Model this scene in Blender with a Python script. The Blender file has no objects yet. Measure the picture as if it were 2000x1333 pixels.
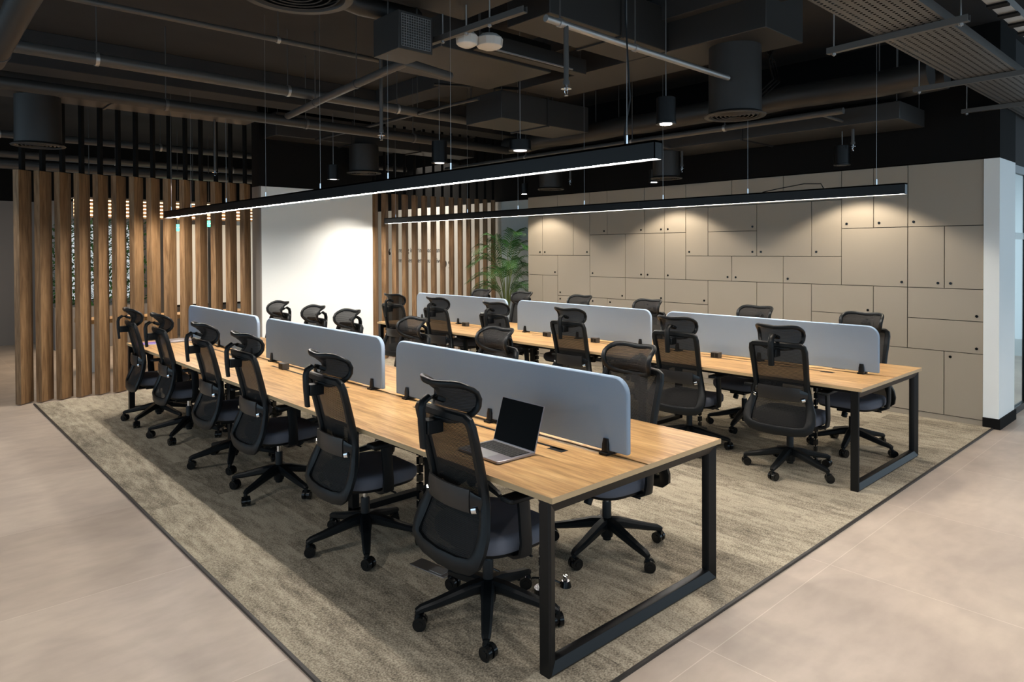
import bpy, math, random
from mathutils import Vector, Matrix
random.seed(7)
R = math.radians
SC = bpy.context.scene
COL = SC.collection

# ------------------------------------------------------------------ camera
yaw, pitch, roll = R(42.5211), R(.6974), R(-.2365)
F = Vector((math.sin(yaw)*math.cos(pitch), math.cos(yaw)*math.cos(pitch), -math.sin(pitch)))
R0 = Vector((math.cos(yaw), -math.sin(yaw), 0)); U0 = R0.cross(F)
RX = R0*math.cos(roll) + U0*math.sin(roll); UX = -R0*math.sin(roll) + U0*math.cos(roll)
cam = bpy.data.objects.new('camera', bpy.data.cameras.new('camera')); COL.objects.link(cam)
m = Matrix((RX, UX, -F)).transposed().to_4x4(); m.translation = (0, 0, 1.738)
cam.matrix_world = m
cam.data.sensor_width = 36; cam.data.lens = 1345.94/2000*36
cam.data.shift_y = (505.21-666.5)/2000
cam.data.clip_end = 100
SC.camera = cam

# ------------------------------------------------------------------ light and exposure
SC.view_settings.view_transform = 'Standard'; SC.view_settings.look = 'None'
SC.view_settings.exposure = 1.25; SC.view_settings.gamma = 1.0
SC.view_settings.use_curve_mapping = False
w = bpy.data.worlds.new('world'); SC.world = w; w.use_nodes = True
w.node_tree.nodes['Background'].inputs[0].default_value = (.62, .83, 1.0, 1)
w.node_tree.nodes['Background'].inputs[1].default_value = .58

def spot(name, loc, power, angle, blend=.6, col=(1, .86, .70), size=.05, target=None):
    l = bpy.data.lights.new(name, 'SPOT'); l.energy = power; l.spot_size = R(angle); l.spot_blend = blend
    l.color = col; l.shadow_soft_size = size
    o = bpy.data.objects.new(name, l); COL.objects.link(o); o.location = loc
    if target: o.rotation_euler = (Vector(target)-Vector(loc)).to_track_quat('-Z', 'Y').to_euler()
    return o
def area(name, loc, power, sx, sy, col=(1, .95, .88), target=None):
    l = bpy.data.lights.new(name, 'AREA'); l.energy = power; l.shape = 'RECTANGLE'; l.size = sx; l.size_y = sy; l.color = col
    o = bpy.data.objects.new(name, l); COL.objects.link(o); o.location = loc
    if target: o.rotation_euler = (Vector(target)-Vector(loc)).to_track_quat('-Z', 'Y').to_euler()
    return o
STRIP = 58          # linear pendants
# office downlights of the aisles round the desk island
for x, y, p in ((-.3, 1.2, 85), (-.4, 3.6, 70), (-.3, 6.6, 60), (.6, 9.0, 25), (1.6, -.2, 95), (3.6, .2, 90), (5.6, .1, 75), (7.4, -.2, 55), (9.6, .2, 45), (3.4, -2, 60), (-2, -1, 60)):
    spot('aisle_downlight', (x, y, 2.75), p*1.02, 115, 1, (1, .93, .86), .08)
# wall washers over the lockers
for y in (2.95, 5.30, 7.72):
    spot('locker_washer', (7.34, y, 2.55), 30, 122, .3, (1, .86, .68), .03, (7.40, y, 0))
# downlights hanging between the two desk rows and by the screens
for x, y, z, p in ((4.42, 3.08, 2.66, 40), (4.42, 4.9, 2.66, 26), (4.5, 6.15, 2.66, 26), (4.42, 8.35, 2.66, 30)):
    spot('pendant_spot', (x, y, z), p, 95, .5, (1, .86, .70), .04)
for x, y, p in ((5.25, 8.80, 38), (2.7, 8.90, 38), (7.3, 8.9, 20)):
    spot('screen_washer', (x, y, 2.62), p, 122, .75, (1, .87, .72), .03, (x, y+.05, 0))
area('lounge_light', (3.4, 12.2, 2.55), 70, 3.0, 1.6, (1, .80, .60))
area('meeting_room_fill', (11, 4.2, 3.0), 60, 1.6, 1.6, (.85, .95, 1))  # added fill lamp, brightens the otherwise dark room behind the glass
area('quote_wall_light', (7.2, 11.6, 2.6), 26, 1.2, 3.4, (1, .90, .78), (8.2, 11.6, 1.2))

# ------------------------------------------------------------------ materials
def new_mat(name):
    mt = bpy.data.materials.new(name); mt.use_nodes = True
    return mt, mt.node_tree.nodes, mt.node_tree.links, mt.node_tree.nodes['Principled BSDF']
def flat(name, col, rough=.5, metal=0, spec=.5, bump=0, bscale=200, var=0):
    mt, N, L, b = new_mat(name)
    b.inputs['Base Color'].default_value = (*col, 1); b.inputs['Roughness'].default_value = rough
    b.inputs['Metallic'].default_value = metal; b.inputs['Specular IOR Level'].default_value = spec
    if bump or var:
        tc = N.new('ShaderNodeTexCoord'); nz = N.new('ShaderNodeTexNoise'); nz.inputs['Scale'].default_value = bscale
        nz.inputs['Detail'].default_value = 3
        L.new(tc.outputs['Object'], nz.inputs['Vector'])
        if bump:
            bp = N.new('ShaderNodeBump'); bp.inputs['Strength'].default_value = bump; bp.inputs['Distance'].default_value = .002
            L.new(nz.outputs['Fac'], bp.inputs['Height']); L.new(bp.outputs['Normal'], b.inputs['Normal'])
        if var:
            mx = N.new('ShaderNodeMix'); mx.data_type = 'RGBA'
            mx.inputs[6].default_value = (*[c*(1-var) for c in col], 1); mx.inputs[7].default_value = (*[min(1, c*(1+var)) for c in col], 1)
            L.new(nz.outputs['Fac'], mx.inputs[0]); L.new(mx.outputs[2], b.inputs['Base Color'])
    return mt
def emit(name, col, s):
    mt, N, L, b = new_mat(name)
    b.inputs['Base Color'].default_value = (*col, 1)
    b.inputs['Emission Color'].default_value = (*col, 1); b.inputs['Emission Strength'].default_value = s
    return mt
def wood(name, c1, c2, c3, axis, rough=.45, scale=1.0, rnd=True):
    mt, N, L, b = new_mat(name)
    tc = N.new('ShaderNodeTexCoord'); oi = N.new('ShaderNodeObjectInfo'); mp = N.new('ShaderNodeMapping')
    s = [9.0*scale]*3; s[axis] = .7*scale; mp.inputs['Scale'].default_value = s
    ad = N.new('ShaderNodeVectorMath'); ad.operation = 'ADD'
    cx = N.new('ShaderNodeCombineXYZ'); ml = N.new('ShaderNodeMath'); ml.operation = 'MULTIPLY'; ml.inputs[1].default_value = 37 if rnd else 0
    L.new(oi.outputs['Random'], ml.inputs[0])
    for i in range(3): L.new(ml.outputs[0], cx.inputs[i])
    L.new(tc.outputs['Object'], ad.inputs[0]); L.new(cx.outputs[0], ad.inputs[1]); L.new(ad.outputs[0], mp.inputs['Vector'])
    n1 = N.new('ShaderNodeTexNoise'); n1.inputs['Scale'].default_value = 1.6; n1.inputs['Detail'].default_value = 6; n1.inputs['Distortion'].default_value = 1.4
    n2 = N.new('ShaderNodeTexNoise'); n2.inputs['Scale'].default_value = 9; n2.inputs['Detail'].default_value = 5; n2.inputs['Distortion'].default_value = .3
    L.new(mp.outputs[0], n1.inputs['Vector']); L.new(mp.outputs[0], n2.inputs['Vector'])
    r1 = N.new('ShaderNodeValToRGB'); e = r1.color_ramp.elements
    e[0].position = .33; e[0].color = (*c1, 1); e[1].position = .68; e[1].color = (*c3, 1)
    k = r1.color_ramp.elements.new(.5); k.color = (*c2, 1)
    L.new(n1.outputs['Fac'], r1.inputs[0])
    r2 = N.new('ShaderNodeValToRGB'); e = r2.color_ramp.elements
    e[0].position = .36; e[0].color = (.66, .62, .58, 1); e[1].position = .6; e[1].color = (1, 1, 1, 1)
    L.new(n2.outputs['Fac'], r2.inputs[0])
    mx = N.new('ShaderNodeMix'); mx.data_type = 'RGBA'; mx.blend_type = 'MULTIPLY'; mx.inputs[0].default_value = .75
    L.new(r1.outputs[0], mx.inputs[6]); L.new(r2.outputs[0], mx.inputs[7]); L.new(mx.outputs[2], b.inputs['Base Color'])
    b.inputs['Roughness'].default_value = rough; b.inputs['Specular IOR Level'].default_value = .35
    bp = N.new('ShaderNodeBump'); bp.inputs['Strength'].default_value = .15; bp.inputs['Distance'].default_value = .002
    L.new(n2.outputs['Fac'], bp.inputs['Height']); L.new(bp.outputs[0], b.inputs['Normal'])
    return mt

M = {}
M['slat'] = wood('oak_slat', (.150, .084, .038), (.245, .145, .070), (.315, .195, .100), 2, .55)
M['desk'] = wood('desk_oak', (.31, .170, .062), (.50, .295, .122), (.62, .405, .190), 1, .36, rnd=False)
M['deskedge'] = flat('oak_edge_band', (.50, .36, .20), .5)
M['blackmetal'] = flat('black_powder_metal', (.0035, .0042, .005), .36, 0, .28)
M['plastic'] = flat('black_plastic', (.0042, .0058, .0072), .42, 0, .27)
M['gloss'] = flat('gloss_black_plastic', (.006, .007, .008), .18, 0, .4)
M['lumbar'] = flat('grey_lumbar_plastic', (.016, .015, .015), .34)
M['chrome'] = flat('chrome', (.75, .77, .80), .12, 1)
M['steel'] = flat('brushed_steel', (.50, .50, .50), .35, 1)
M['socket'] = flat('dark_anodised_metal', (.085, .080, .075), .4, .6)
M['seat'] = flat('charcoal_fabric', (.140, .150, .185), .9, 0, .2, .5, 900, .25)
M['felt'] = flat('grey_blue_felt', (.31, .40, .52), .95, 0, .1, .4, 700, .05)
M['locker'] = flat('taupe_laminate', (.345, .305, .250), .42, 0, .4)
M['lockergap'] = flat('locker_carcass', (.055, .045, .038), .7)
M['white'] = flat('white_paint', (.80, .85, .865), .6)
M['cream'] = flat('cream_paint', (.66, .645, .60), .6)
M['greypanel'] = flat('grey_blue_panel', (.66, .74, .78), .5)
M['greywall'] = flat('taupe_grey_wall', (.22, .20, .185), .7)
M['black'] = flat('matt_black_paint', (.006, .006, .006), .9, 0, .15)
M['ceil'] = flat('black_ceiling_paint', (.028, .028, .029), .85, 0, .3, 0, 3, .2)
M['duct'] = flat('black_painted_duct', (.021, .0200, .0190), .5, 0, .5)
M['pipe'] = flat('dark_grey_pipe', (.062, .060, .058), .42, 0, .5)
M['tray'] = flat('dark_cable_tray', (.095, .094, .092), .45, .3)
M['zinc'] = flat('galvanised_steel', (.42, .42, .42), .4, .8)
M['wire'] = flat('steel_wire', (.35, .35, .35), .35, .9)
M['trim'] = flat('black_trim', (.02, .018, .017), .5)
M['leaf'] = flat('palm_leaf', (.028, .105, .022), .45, 0, .4, 0, 12, .5)
M['stem'] = flat('palm_stem', (.12, .16, .04), .5)
M['pot'] = flat('white_pot', (.62, .62, .60), .4)
M['soil'] = flat('soil', (.03, .02, .015), .9)
M['screen'] = flat('laptop_screen', (.001, .001, .001), .3, 0, .05)
M['alu'] = flat('space_grey_aluminium', (.36, .34, .37), .35, .85)
M['keys'] = flat('laptop_keys', (.010, .010, .010), .5)
M['purple'] = flat('purple_sticker', (.12, .06, .30), .5)
M['red'] = flat('dusty_red_fabric', (.20, .06, .06), .8)
M['ink'] = flat('black_lettering', (.018, .018, .018), .5)
M['strip'] = emit('led_strip', (1, .93, .85), STRIP)
M['lampglow'] = emit('lamp_glow', (1, .9, .78), 14)
M['lampdim'] = emit('lamp_diffuser_dim', (.9, .92, .95), .45)
M['lampoff'] = flat('lamp_unlit', (.02, .02, .02), .3)
M['warmrib'] = emit('warm_light_rib', (1, .62, .33), 2.2)
M['exitgreen'] = emit('exit_green', (.05, .75, .42), 1.6)
M['exitwhite'] = emit('exit_white', (.8, 1, .95), 2.0)
M['window'] = emit('bright_window', (.85, .93, 1), .25)
M['whiteglow'] = flat('white_board', (.80, .79, .76), .4)
# fine chair mesh: partly see-through weave
def mesh_fabric():
    mt, N, L, b = new_mat('chair_mesh')
    b.inputs['Base Color'].default_value = (.009, .009, .0095, 1); b.inputs['Roughness'].default_value = .7; b.inputs['Specular IOR Level'].default_value = .25
    tc = N.new('ShaderNodeTexCoord'); wv = N.new('ShaderNodeTexWave'); wv.bands_direction = 'Z'
    wv.inputs['Scale'].default_value = 48; wv.inputs['Distortion'].default_value = 1.2; wv.inputs['Detail'].default_value = 1
    L.new(tc.outputs['Object'], wv.inputs['Vector'])
    mr = N.new('ShaderNodeMapRange'); mr.inputs[3].default_value = .86; mr.inputs[4].default_value = .985
    L.new(wv.outputs['Fac'], mr.inputs[0])
    tr = N.new('ShaderNodeBsdfTransparent'); ms = N.new('ShaderNodeMixShader')
    L.new(mr.outputs[0], ms.inputs[0]); L.new(tr.outputs[0], ms.inputs[1]); L.new(b.outputs[0], ms.inputs[2])
    L.new(ms.outputs[0], N['Material Output'].inputs['Surface'])
    return mt
M['mesh'] = mesh_fabric()
def glass():
    mt, N, L, b = new_mat('clear_glass')
    b.inputs['Base Color'].default_value = (.85, .93, .93, 1); b.inputs['Roughness'].default_value = .03
    b.inputs['Transmission Weight'].default_value = 1; b.inputs['IOR'].default_value = 1.1
    return mt
M['glass'] = glass()
def floor_tile():
    mt, N, L, b = new_mat('beige_stone_tile')
    tc = N.new('ShaderNodeTexCoord'); mp = N.new('ShaderNodeMapping'); mp.inputs['Location'].default_value = (-.23, -.40, 0)
    L.new(tc.outputs['Object'], mp.inputs[0])
    br = N.new('ShaderNodeTexBrick'); br.offset = 0; br.inputs['Scale'].default_value = 1
    br.inputs['Brick Width'].default_value = 1.2; br.inputs['Row Height'].default_value = 1.2; br.inputs['Mortar Size'].default_value = .0026
    br.inputs['Mortar Smooth'].default_value = .3; br.inputs['Bias'].default_value = 0
    br.inputs['Color1'].default_value = (.445, .375, .315, 1); br.inputs['Color2'].default_value = (.480, .410, .350, 1)
    br.inputs['Mortar'].default_value = (.58, .51, .44, 1)
    L.new(mp.outputs[0], br.inputs['Vector'])
    n1 = N.new('ShaderNodeTexNoise'); n1.inputs['Scale'].default_value = 1.5; n1.inputs['Detail'].default_value = 8; n1.inputs['Distortion'].default_value = .8
    m2 = N.new('ShaderNodeMapping'); m2.inputs['Scale'].default_value = (1.4, 3, 1); L.new(tc.outputs['Object'], m2.inputs[0])
    n2 = N.new('ShaderNodeTexNoise'); n2.inputs['Scale'].default_value = 4; n2.inputs['Detail'].default_value = 8
    L.new(tc.outputs['Object'], n1.inputs['Vector']); L.new(m2.outputs[0], n2.inputs['Vector'])
    r1 = N.new('ShaderNodeValToRGB'); e = r1.color_ramp.elements; e[0].position = .3; e[0].color = (.80, .79, .79, 1); e[1].position = .7; e[1].color = (1.08, 1.07, 1.04, 1)
    r2 = N.new('ShaderNodeValToRGB'); e = r2.color_ramp.elements; e[0].position = .35; e[0].color = (.93, .925, .92, 1); e[1].position = .65; e[1].color = (1.04, 1.04, 1.04, 1)
    L.new(n1.outputs['Fac'], r1.inputs[0]); L.new(n2.outputs['Fac'], r2.inputs[0])
    a = N.new('ShaderNodeMix'); a.data_type = 'RGBA'; a.blend_type = 'MULTIPLY'; a.inputs[0].default_value = 1
    c = N.new('ShaderNodeMix'); c.data_type = 'RGBA'; c.blend_type = 'MULTIPLY'; c.inputs[0].default_value = 1
    L.new(br.outputs['Color'], a.inputs[6]); L.new(r1.outputs[0], a.inputs[7]); L.new(a.outputs[2], c.inputs[6]); L.new(r2.outputs[0], c.inputs[7])
    L.new(c.outputs[2], b.inputs['Base Color'])
    b.inputs['Roughness'].default_value = .42; b.inputs['Specular IOR Level'].default_value = .4
    return mt
M['tile'] = floor_tile()
def carpet():
    mt, N, L, b = new_mat('carpet_planks')
    tc = N.new('ShaderNodeTexCoord'); sp = N.new('ShaderNodeSeparateXYZ'); cb = N.new('ShaderNodeCombineXYZ')
    L.new(tc.outputs['Object'], sp.inputs[0]); L.new(sp.outputs['Y'], cb.inputs['X']); L.new(sp.outputs['X'], cb.inputs['Y'])
    br = N.new('ShaderNodeTexBrick'); br.offset = .37; br.inputs['Scale'].default_value = 1
    br.inputs['Brick Width'].default_value = 1.0; br.inputs['Row Height'].default_value = .25; br.inputs['Mortar Size'].default_value = 0
    br.inputs['Color1'].default_value = (0, 0, 0, 1); br.inputs['Color2'].default_value = (1, 1, 1, 1); br.inputs['Bias'].default_value = 0
    L.new(cb.outputs[0], br.inputs['Vector'])
    # per-plank shift of the streak pattern
    ad = N.new('ShaderNodeVectorMath'); ad.operation = 'MULTIPLY_ADD'; ad.inputs[1].default_value = (6, 6, 6)
    L.new(br.outputs['Color'], ad.inputs[0]); L.new(tc.outputs['Object'], ad.inputs[2])
    m1 = N.new('ShaderNodeMapping'); m1.inputs['Scale'].default_value = (15, 3.6, 1); L.new(ad.outputs[0], m1.inputs[0])
    n1 = N.new('ShaderNodeTexNoise'); n1.inputs['Scale'].default_value = 1.3; n1.inputs['Detail'].default_value = 6; n1.inputs['Roughness'].default_value = .65
    L.new(m1.outputs[0], n1.inputs['Vector'])
    n2 = N.new('ShaderNodeTexNoise'); n2.inputs['Scale'].default_value = 120; n2.inputs['Detail'].default_value = 2
    L.new(tc.outputs['Object'], n2.inputs['Vector'])
    n3 = N.new('ShaderNodeTexNoise'); n3.inputs['Scale'].default_value = .55; n3.inputs['Detail'].default_value = 2
    L.new(tc.outputs['Object'], n3.inputs['Vector'])
    def mul(x, k, y=None, add=0.0):
        q = N.new('ShaderNodeMath'); q.operation = 'MULTIPLY_ADD'; L.new(x, q.inputs[0]); q.inputs[1].default_value = k
        if y is None: q.inputs[2].default_value = add
        else: L.new(y, q.inputs[2])
        return q.outputs[0]
    bw = N.new('ShaderNodeRGBToBW'); L.new(br.outputs['Color'], bw.inputs[0])
    s = mul(bw.outputs[0], .20, None, -.52); s = mul(n1.outputs['Fac'], .80, s); s = mul(n2.outputs['Fac'], .88, s); s = mul(n3.outputs['Fac'], .25, s)
    r = N.new('ShaderNodeValToRGB'); e = r.color_ramp.elements
    e[0].position = .20; e[0].color = (.085, .074, .060, 1); e[1].position = .72; e[1].color = (.47, .415, .320, 1)
    k = r.color_ramp.elements.new(.44); k.color = (.240, .208, .158, 1)
    L.new(s, r.inputs[0]); L.new(r.outputs[0], b.inputs['Base Color'])
    b.inputs['Roughness'].default_value = .95; b.inputs['Specular IOR Level'].default_value = .1
    bp = N.new('ShaderNodeBump'); bp.inputs['Strength'].default_value = .6; bp.inputs['Distance'].default_value = .004
    L.new(n2.outputs['Fac'], bp.inputs['Height']); L.new(bp.outputs[0], b.inputs['Normal'])
    return mt
M['carpet'] = carpet()

# ------------------------------------------------------------------ mesh helpers
class MB:
    def __init__(s): s.v = []; s.f = []
    def add(s, vs, fs):
        n = len(s.v); s.v += [tuple(p) for p in vs]; s.f += [tuple(i+n for i in f) for f in fs]; return s
    def box(s, x0, x1, y0, y1, z0, z1, rot=0, piv=None):
        P = [Vector((x, y, z)) for z in (z0, z1) for x, y in ((x0, y0), (x1, y0), (x1, y1), (x0, y1))]
        if rot:
            pv = Vector(piv) if piv else Vector(((x0+x1)/2, (y0+y1)/2, 0)); Q = Matrix.Rotation(rot, 4, 'Z')
            P = [Q @ (p-pv)+pv for p in P]
        return s.add(P, [(0, 3, 2, 1), (4, 5, 6, 7), (0, 1, 5, 4), (1, 2, 6, 5), (2, 3, 7, 6), (3, 0, 4, 7)])
    def cyl(s, a, b, r, n=12, r2=None):
        a = Vector(a); b = Vector(b); r2 = r if r2 is None else r2
        t = (b-a).normalized(); h = Vector((0, 0, 1)) if abs(t.z) < .9 else Vector((1, 0, 0))
        u = t.cross(h).normalized(); w_ = t.cross(u)
        vs = []
        for c, rr in ((a, r), (b, r2)):
            for i in range(n):
                q = 2*math.pi*i/n; vs.append(c+(u*math.cos(q)+w_*math.sin(q))*rr)
        fs = [(i, (i+1) % n, n+(i+1) % n, n+i) for i in range(n)]+[tuple(range(n))[::-1], tuple(range(n, 2*n))]
        return s.add(vs, fs)
    def lathe(s, prof, c=(0, 0), n=24, cap=True):
        vs = []; k = len(prof)
        for r, z in prof:
            for i in range(n):
                q = 2*math.pi*i/n; vs.append((c[0]+r*math.cos(q), c[1]+r*math.sin(q), z))
        fs = [(j*n+i, j*n+(i+1) % n, (j+1)*n+(i+1) % n, (j+1)*n+i) for j in range(k-1) for i in range(n)]
        if cap: fs += [tuple(range(n))[::-1], tuple(range((k-1)*n, k*n))]
        return s.add(vs, fs)
    def sweep(s, path, sec, hint=(0, 0, 1), closed=False, scales=None):
        P = [Vector(p) for p in path]; n = len(P); k = len(sec); vs = []
        for i, p in enumerate(P):
            a = P[(i-1) % n] if (closed or i > 0) else p
            c = P[(i+1) % n] if (closed or i < n-1) else p
            t = (c-a).normalized(); h = Vector(hint[i]) if isinstance(hint[0], (tuple, list, Vector)) else Vector(hint)
            N_ = (h-t*h.dot(t)).normalized(); B = t.cross(N_)
            sa, sb = scales[i] if scales else (1, 1)
            vs += [p+B*x*sa+N_*y*sb for x, y in sec]
        fs = []
        for i in range(n if closed else n-1):
            j = (i+1) % n
            fs += [(i*k+q, i*k+(q+1) % k, j*k+(q+1) % k, j*k+q) for q in range(k)]
        if not closed: fs += [tuple(range(k))[::-1], tuple(range((n-1)*k, n*k))]
        return s.add(vs, fs)
    def tube(s, path, r, n=10, hint=(0, 0, 1)):
        return s.sweep(path, [(r*math.cos(2*math.pi*i/n), r*math.sin(2*math.pi*i/n)) for i in range(n)], hint)
    def prism(s, poly, z0, z1):
        n = len(poly)
        vs = [(x, y, z0) for x, y in poly]+[(x, y, z1) for x, y in poly]
        return s.add(vs, [tuple(range(n))[::-1], tuple(range(n, 2*n))]+[(i, (i+1) % n, n+(i+1) % n, n+i) for i in range(n)])
    def build(s, name, mat, parent=None, smooth=False, bevel=0, seg=2, solid=0, auto=None):
        me = bpy.data.meshes.new(name); me.from_pydata(s.v, [], s.f); me.materials.append(M[mat] if isinstance(mat, str) else mat)
        me.update()
        o = bpy.data.objects.new(name, me); COL.objects.link(o)
        if parent: o.parent = parent
        import bmesh
        b = bmesh.new(); b.from_mesh(me); bmesh.ops.recalc_face_normals(b, faces=b.faces); b.to_mesh(me); b.free()
        if smooth:
            me.shade_smooth()
            me.set_sharp_from_angle(angle=R(40 if auto is None else auto))
        if solid:
            q = o.modifiers.new('solid', 'SOLIDIFY'); q.thickness = solid; q.offset = 0
        if bevel:
            q = o.modifiers.new('bevel', 'BEVEL'); q.width = bevel; q.segments = seg; q.limit_method = 'ANGLE'; q.angle_limit = R(50)
            me.shade_smooth() if not smooth else None
            if not smooth: me.set_sharp_from_angle(angle=R(30))
        return o
OCT = [(1, .5), (.6, 1), (-.6, 1), (-1, .5), (-1, -.5), (-.6, -1), (.6, -1), (1, -.5)]
def tag(o, label=None, cat=None, group=None, kind=None):
    if label: o['label'] = label
    if cat: o['category'] = cat
    if group: o['group'] = group
    if kind: o['kind'] = kind
    return o
def empty(name, loc=(0, 0, 0), rz=0):
    o = bpy.data.objects.new(name, None); COL.objects.link(o); o.location = loc; o.rotation_euler = (0, 0, rz); o.empty_display_size = .1
    return o
CH = {}
def copy_tree(o, parent=None):
    c = o.copy(); COL.objects.link(c)
    if parent: c.parent = parent
    for ch in list(o.children): copy_tree(ch, c)
    return c
def struct(o): o['kind'] = 'structure'; return o
def lerp(tab, x):
    if x <= tab[0][0]: return tab[0][1]
    for (a, b), (c, d) in zip(tab, tab[1:]):
        if x <= c: return b+(d-b)*(x-a)/(c-a)
    return tab[-1][1]

# ------------------------------------------------------------------ room shell
ZC = 3.9
struct(MB().box(-7, 16, -6, 22, -.12, 0).build('floor', 'tile'))
struct(MB().box(-7, 16, -6, 22, ZC, ZC+.15).build('ceiling', 'ceil'))
# carpet field with its black metal edge
tag(MB().box(1.285, 7.86, 1.755, 9.44, 0, .010).build('carpet', 'carpet'), 'mottled grey beige plank carpet under both desk rows', 'carpet')
tr = MB().box(1.268, 1.284, 1.74, 9.46, 0, .012).box(1.268, 7.84, 1.738, 1.754, 0, .012)
struct(tr.build('trim_1', 'trim'))
# wall behind the lockers, lockers stand in front
struct(MB().box(8.45, 8.60, 8.2, 9.50, 0, 2.63).build('wall_corner_panel', 'greypanel'))
struct(MB().box(8.44, 8.60, 9.50, 16.0, 0, 2.63).build('wall_quote', 'cream'))
struct(MB().box(8.45, 8.60, 1.83, 16, 2.63, ZC).build('wall_right_upper', 'black'))
struct(MB().box(7.87, 8.45, 1.83, 8.2, 2.612, ZC).build('wall_bulkhead', 'black'))
# pillar at the right of the lockers
struct(MB().box(7.862, 8.47, 1.70, 1.829, .10, 2.60).build('wall_pillar', 'white'))
struct(MB().box(7.846, 8.482, 1.685, 1.829, 0, .10).build('baseboard_pillar', 'black'))
struct(MB().box(7.862, 8.47, 1.70, 1.829, 2.60, ZC).build('wall_pillar_upper', 'black'))
struct(MB().box(8.47, 14, 1.74, 1.84, 2.60, ZC).build('wall_front_upper', 'ceil'))
# white wall block between the two slat screens
struct(MB().box(3.925, 5.70, 9.45, 9.72, 0, 2.645).build('wall_white_block', 'white'))
struct(MB().box(3.905, 3.925, 9.45, 9.72, 0, 2.645).build('trim_2', M['greywall']))
struct(MB().box(3.905, 5.70, 9.46, 9.72, 2.645, ZC).build('wall_block_upper', 'black'))
# far rooms
struct(MB().box(-7, 2.35, 15.8, 15.95, 0, 2.69).build('wall_far_left', 'greywall'))
struct(MB().box(-7, 9, 15.8, 15.95, 2.69, ZC).build('wall_far_upper', 'black'))
struct(MB().box(2.35, 8.3, 15.2, 15.35, 0, 2.69).build('wall_lounge', 'greywall'))
struct(MB().box(5.55, 5.70, 9.72, 15.2, 0, 2.6).build('wall_lounge_side', 'white'))
struct(MB().box(8.60, 13.5, 7.0, 7.15, 0, ZC).build('wall_meeting_room', 'greywall'))
struct(MB().box(13.5, 13.65, 1.84, 7.15, 0, ZC).build('wall_meeting_end', 'greypanel'))

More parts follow.
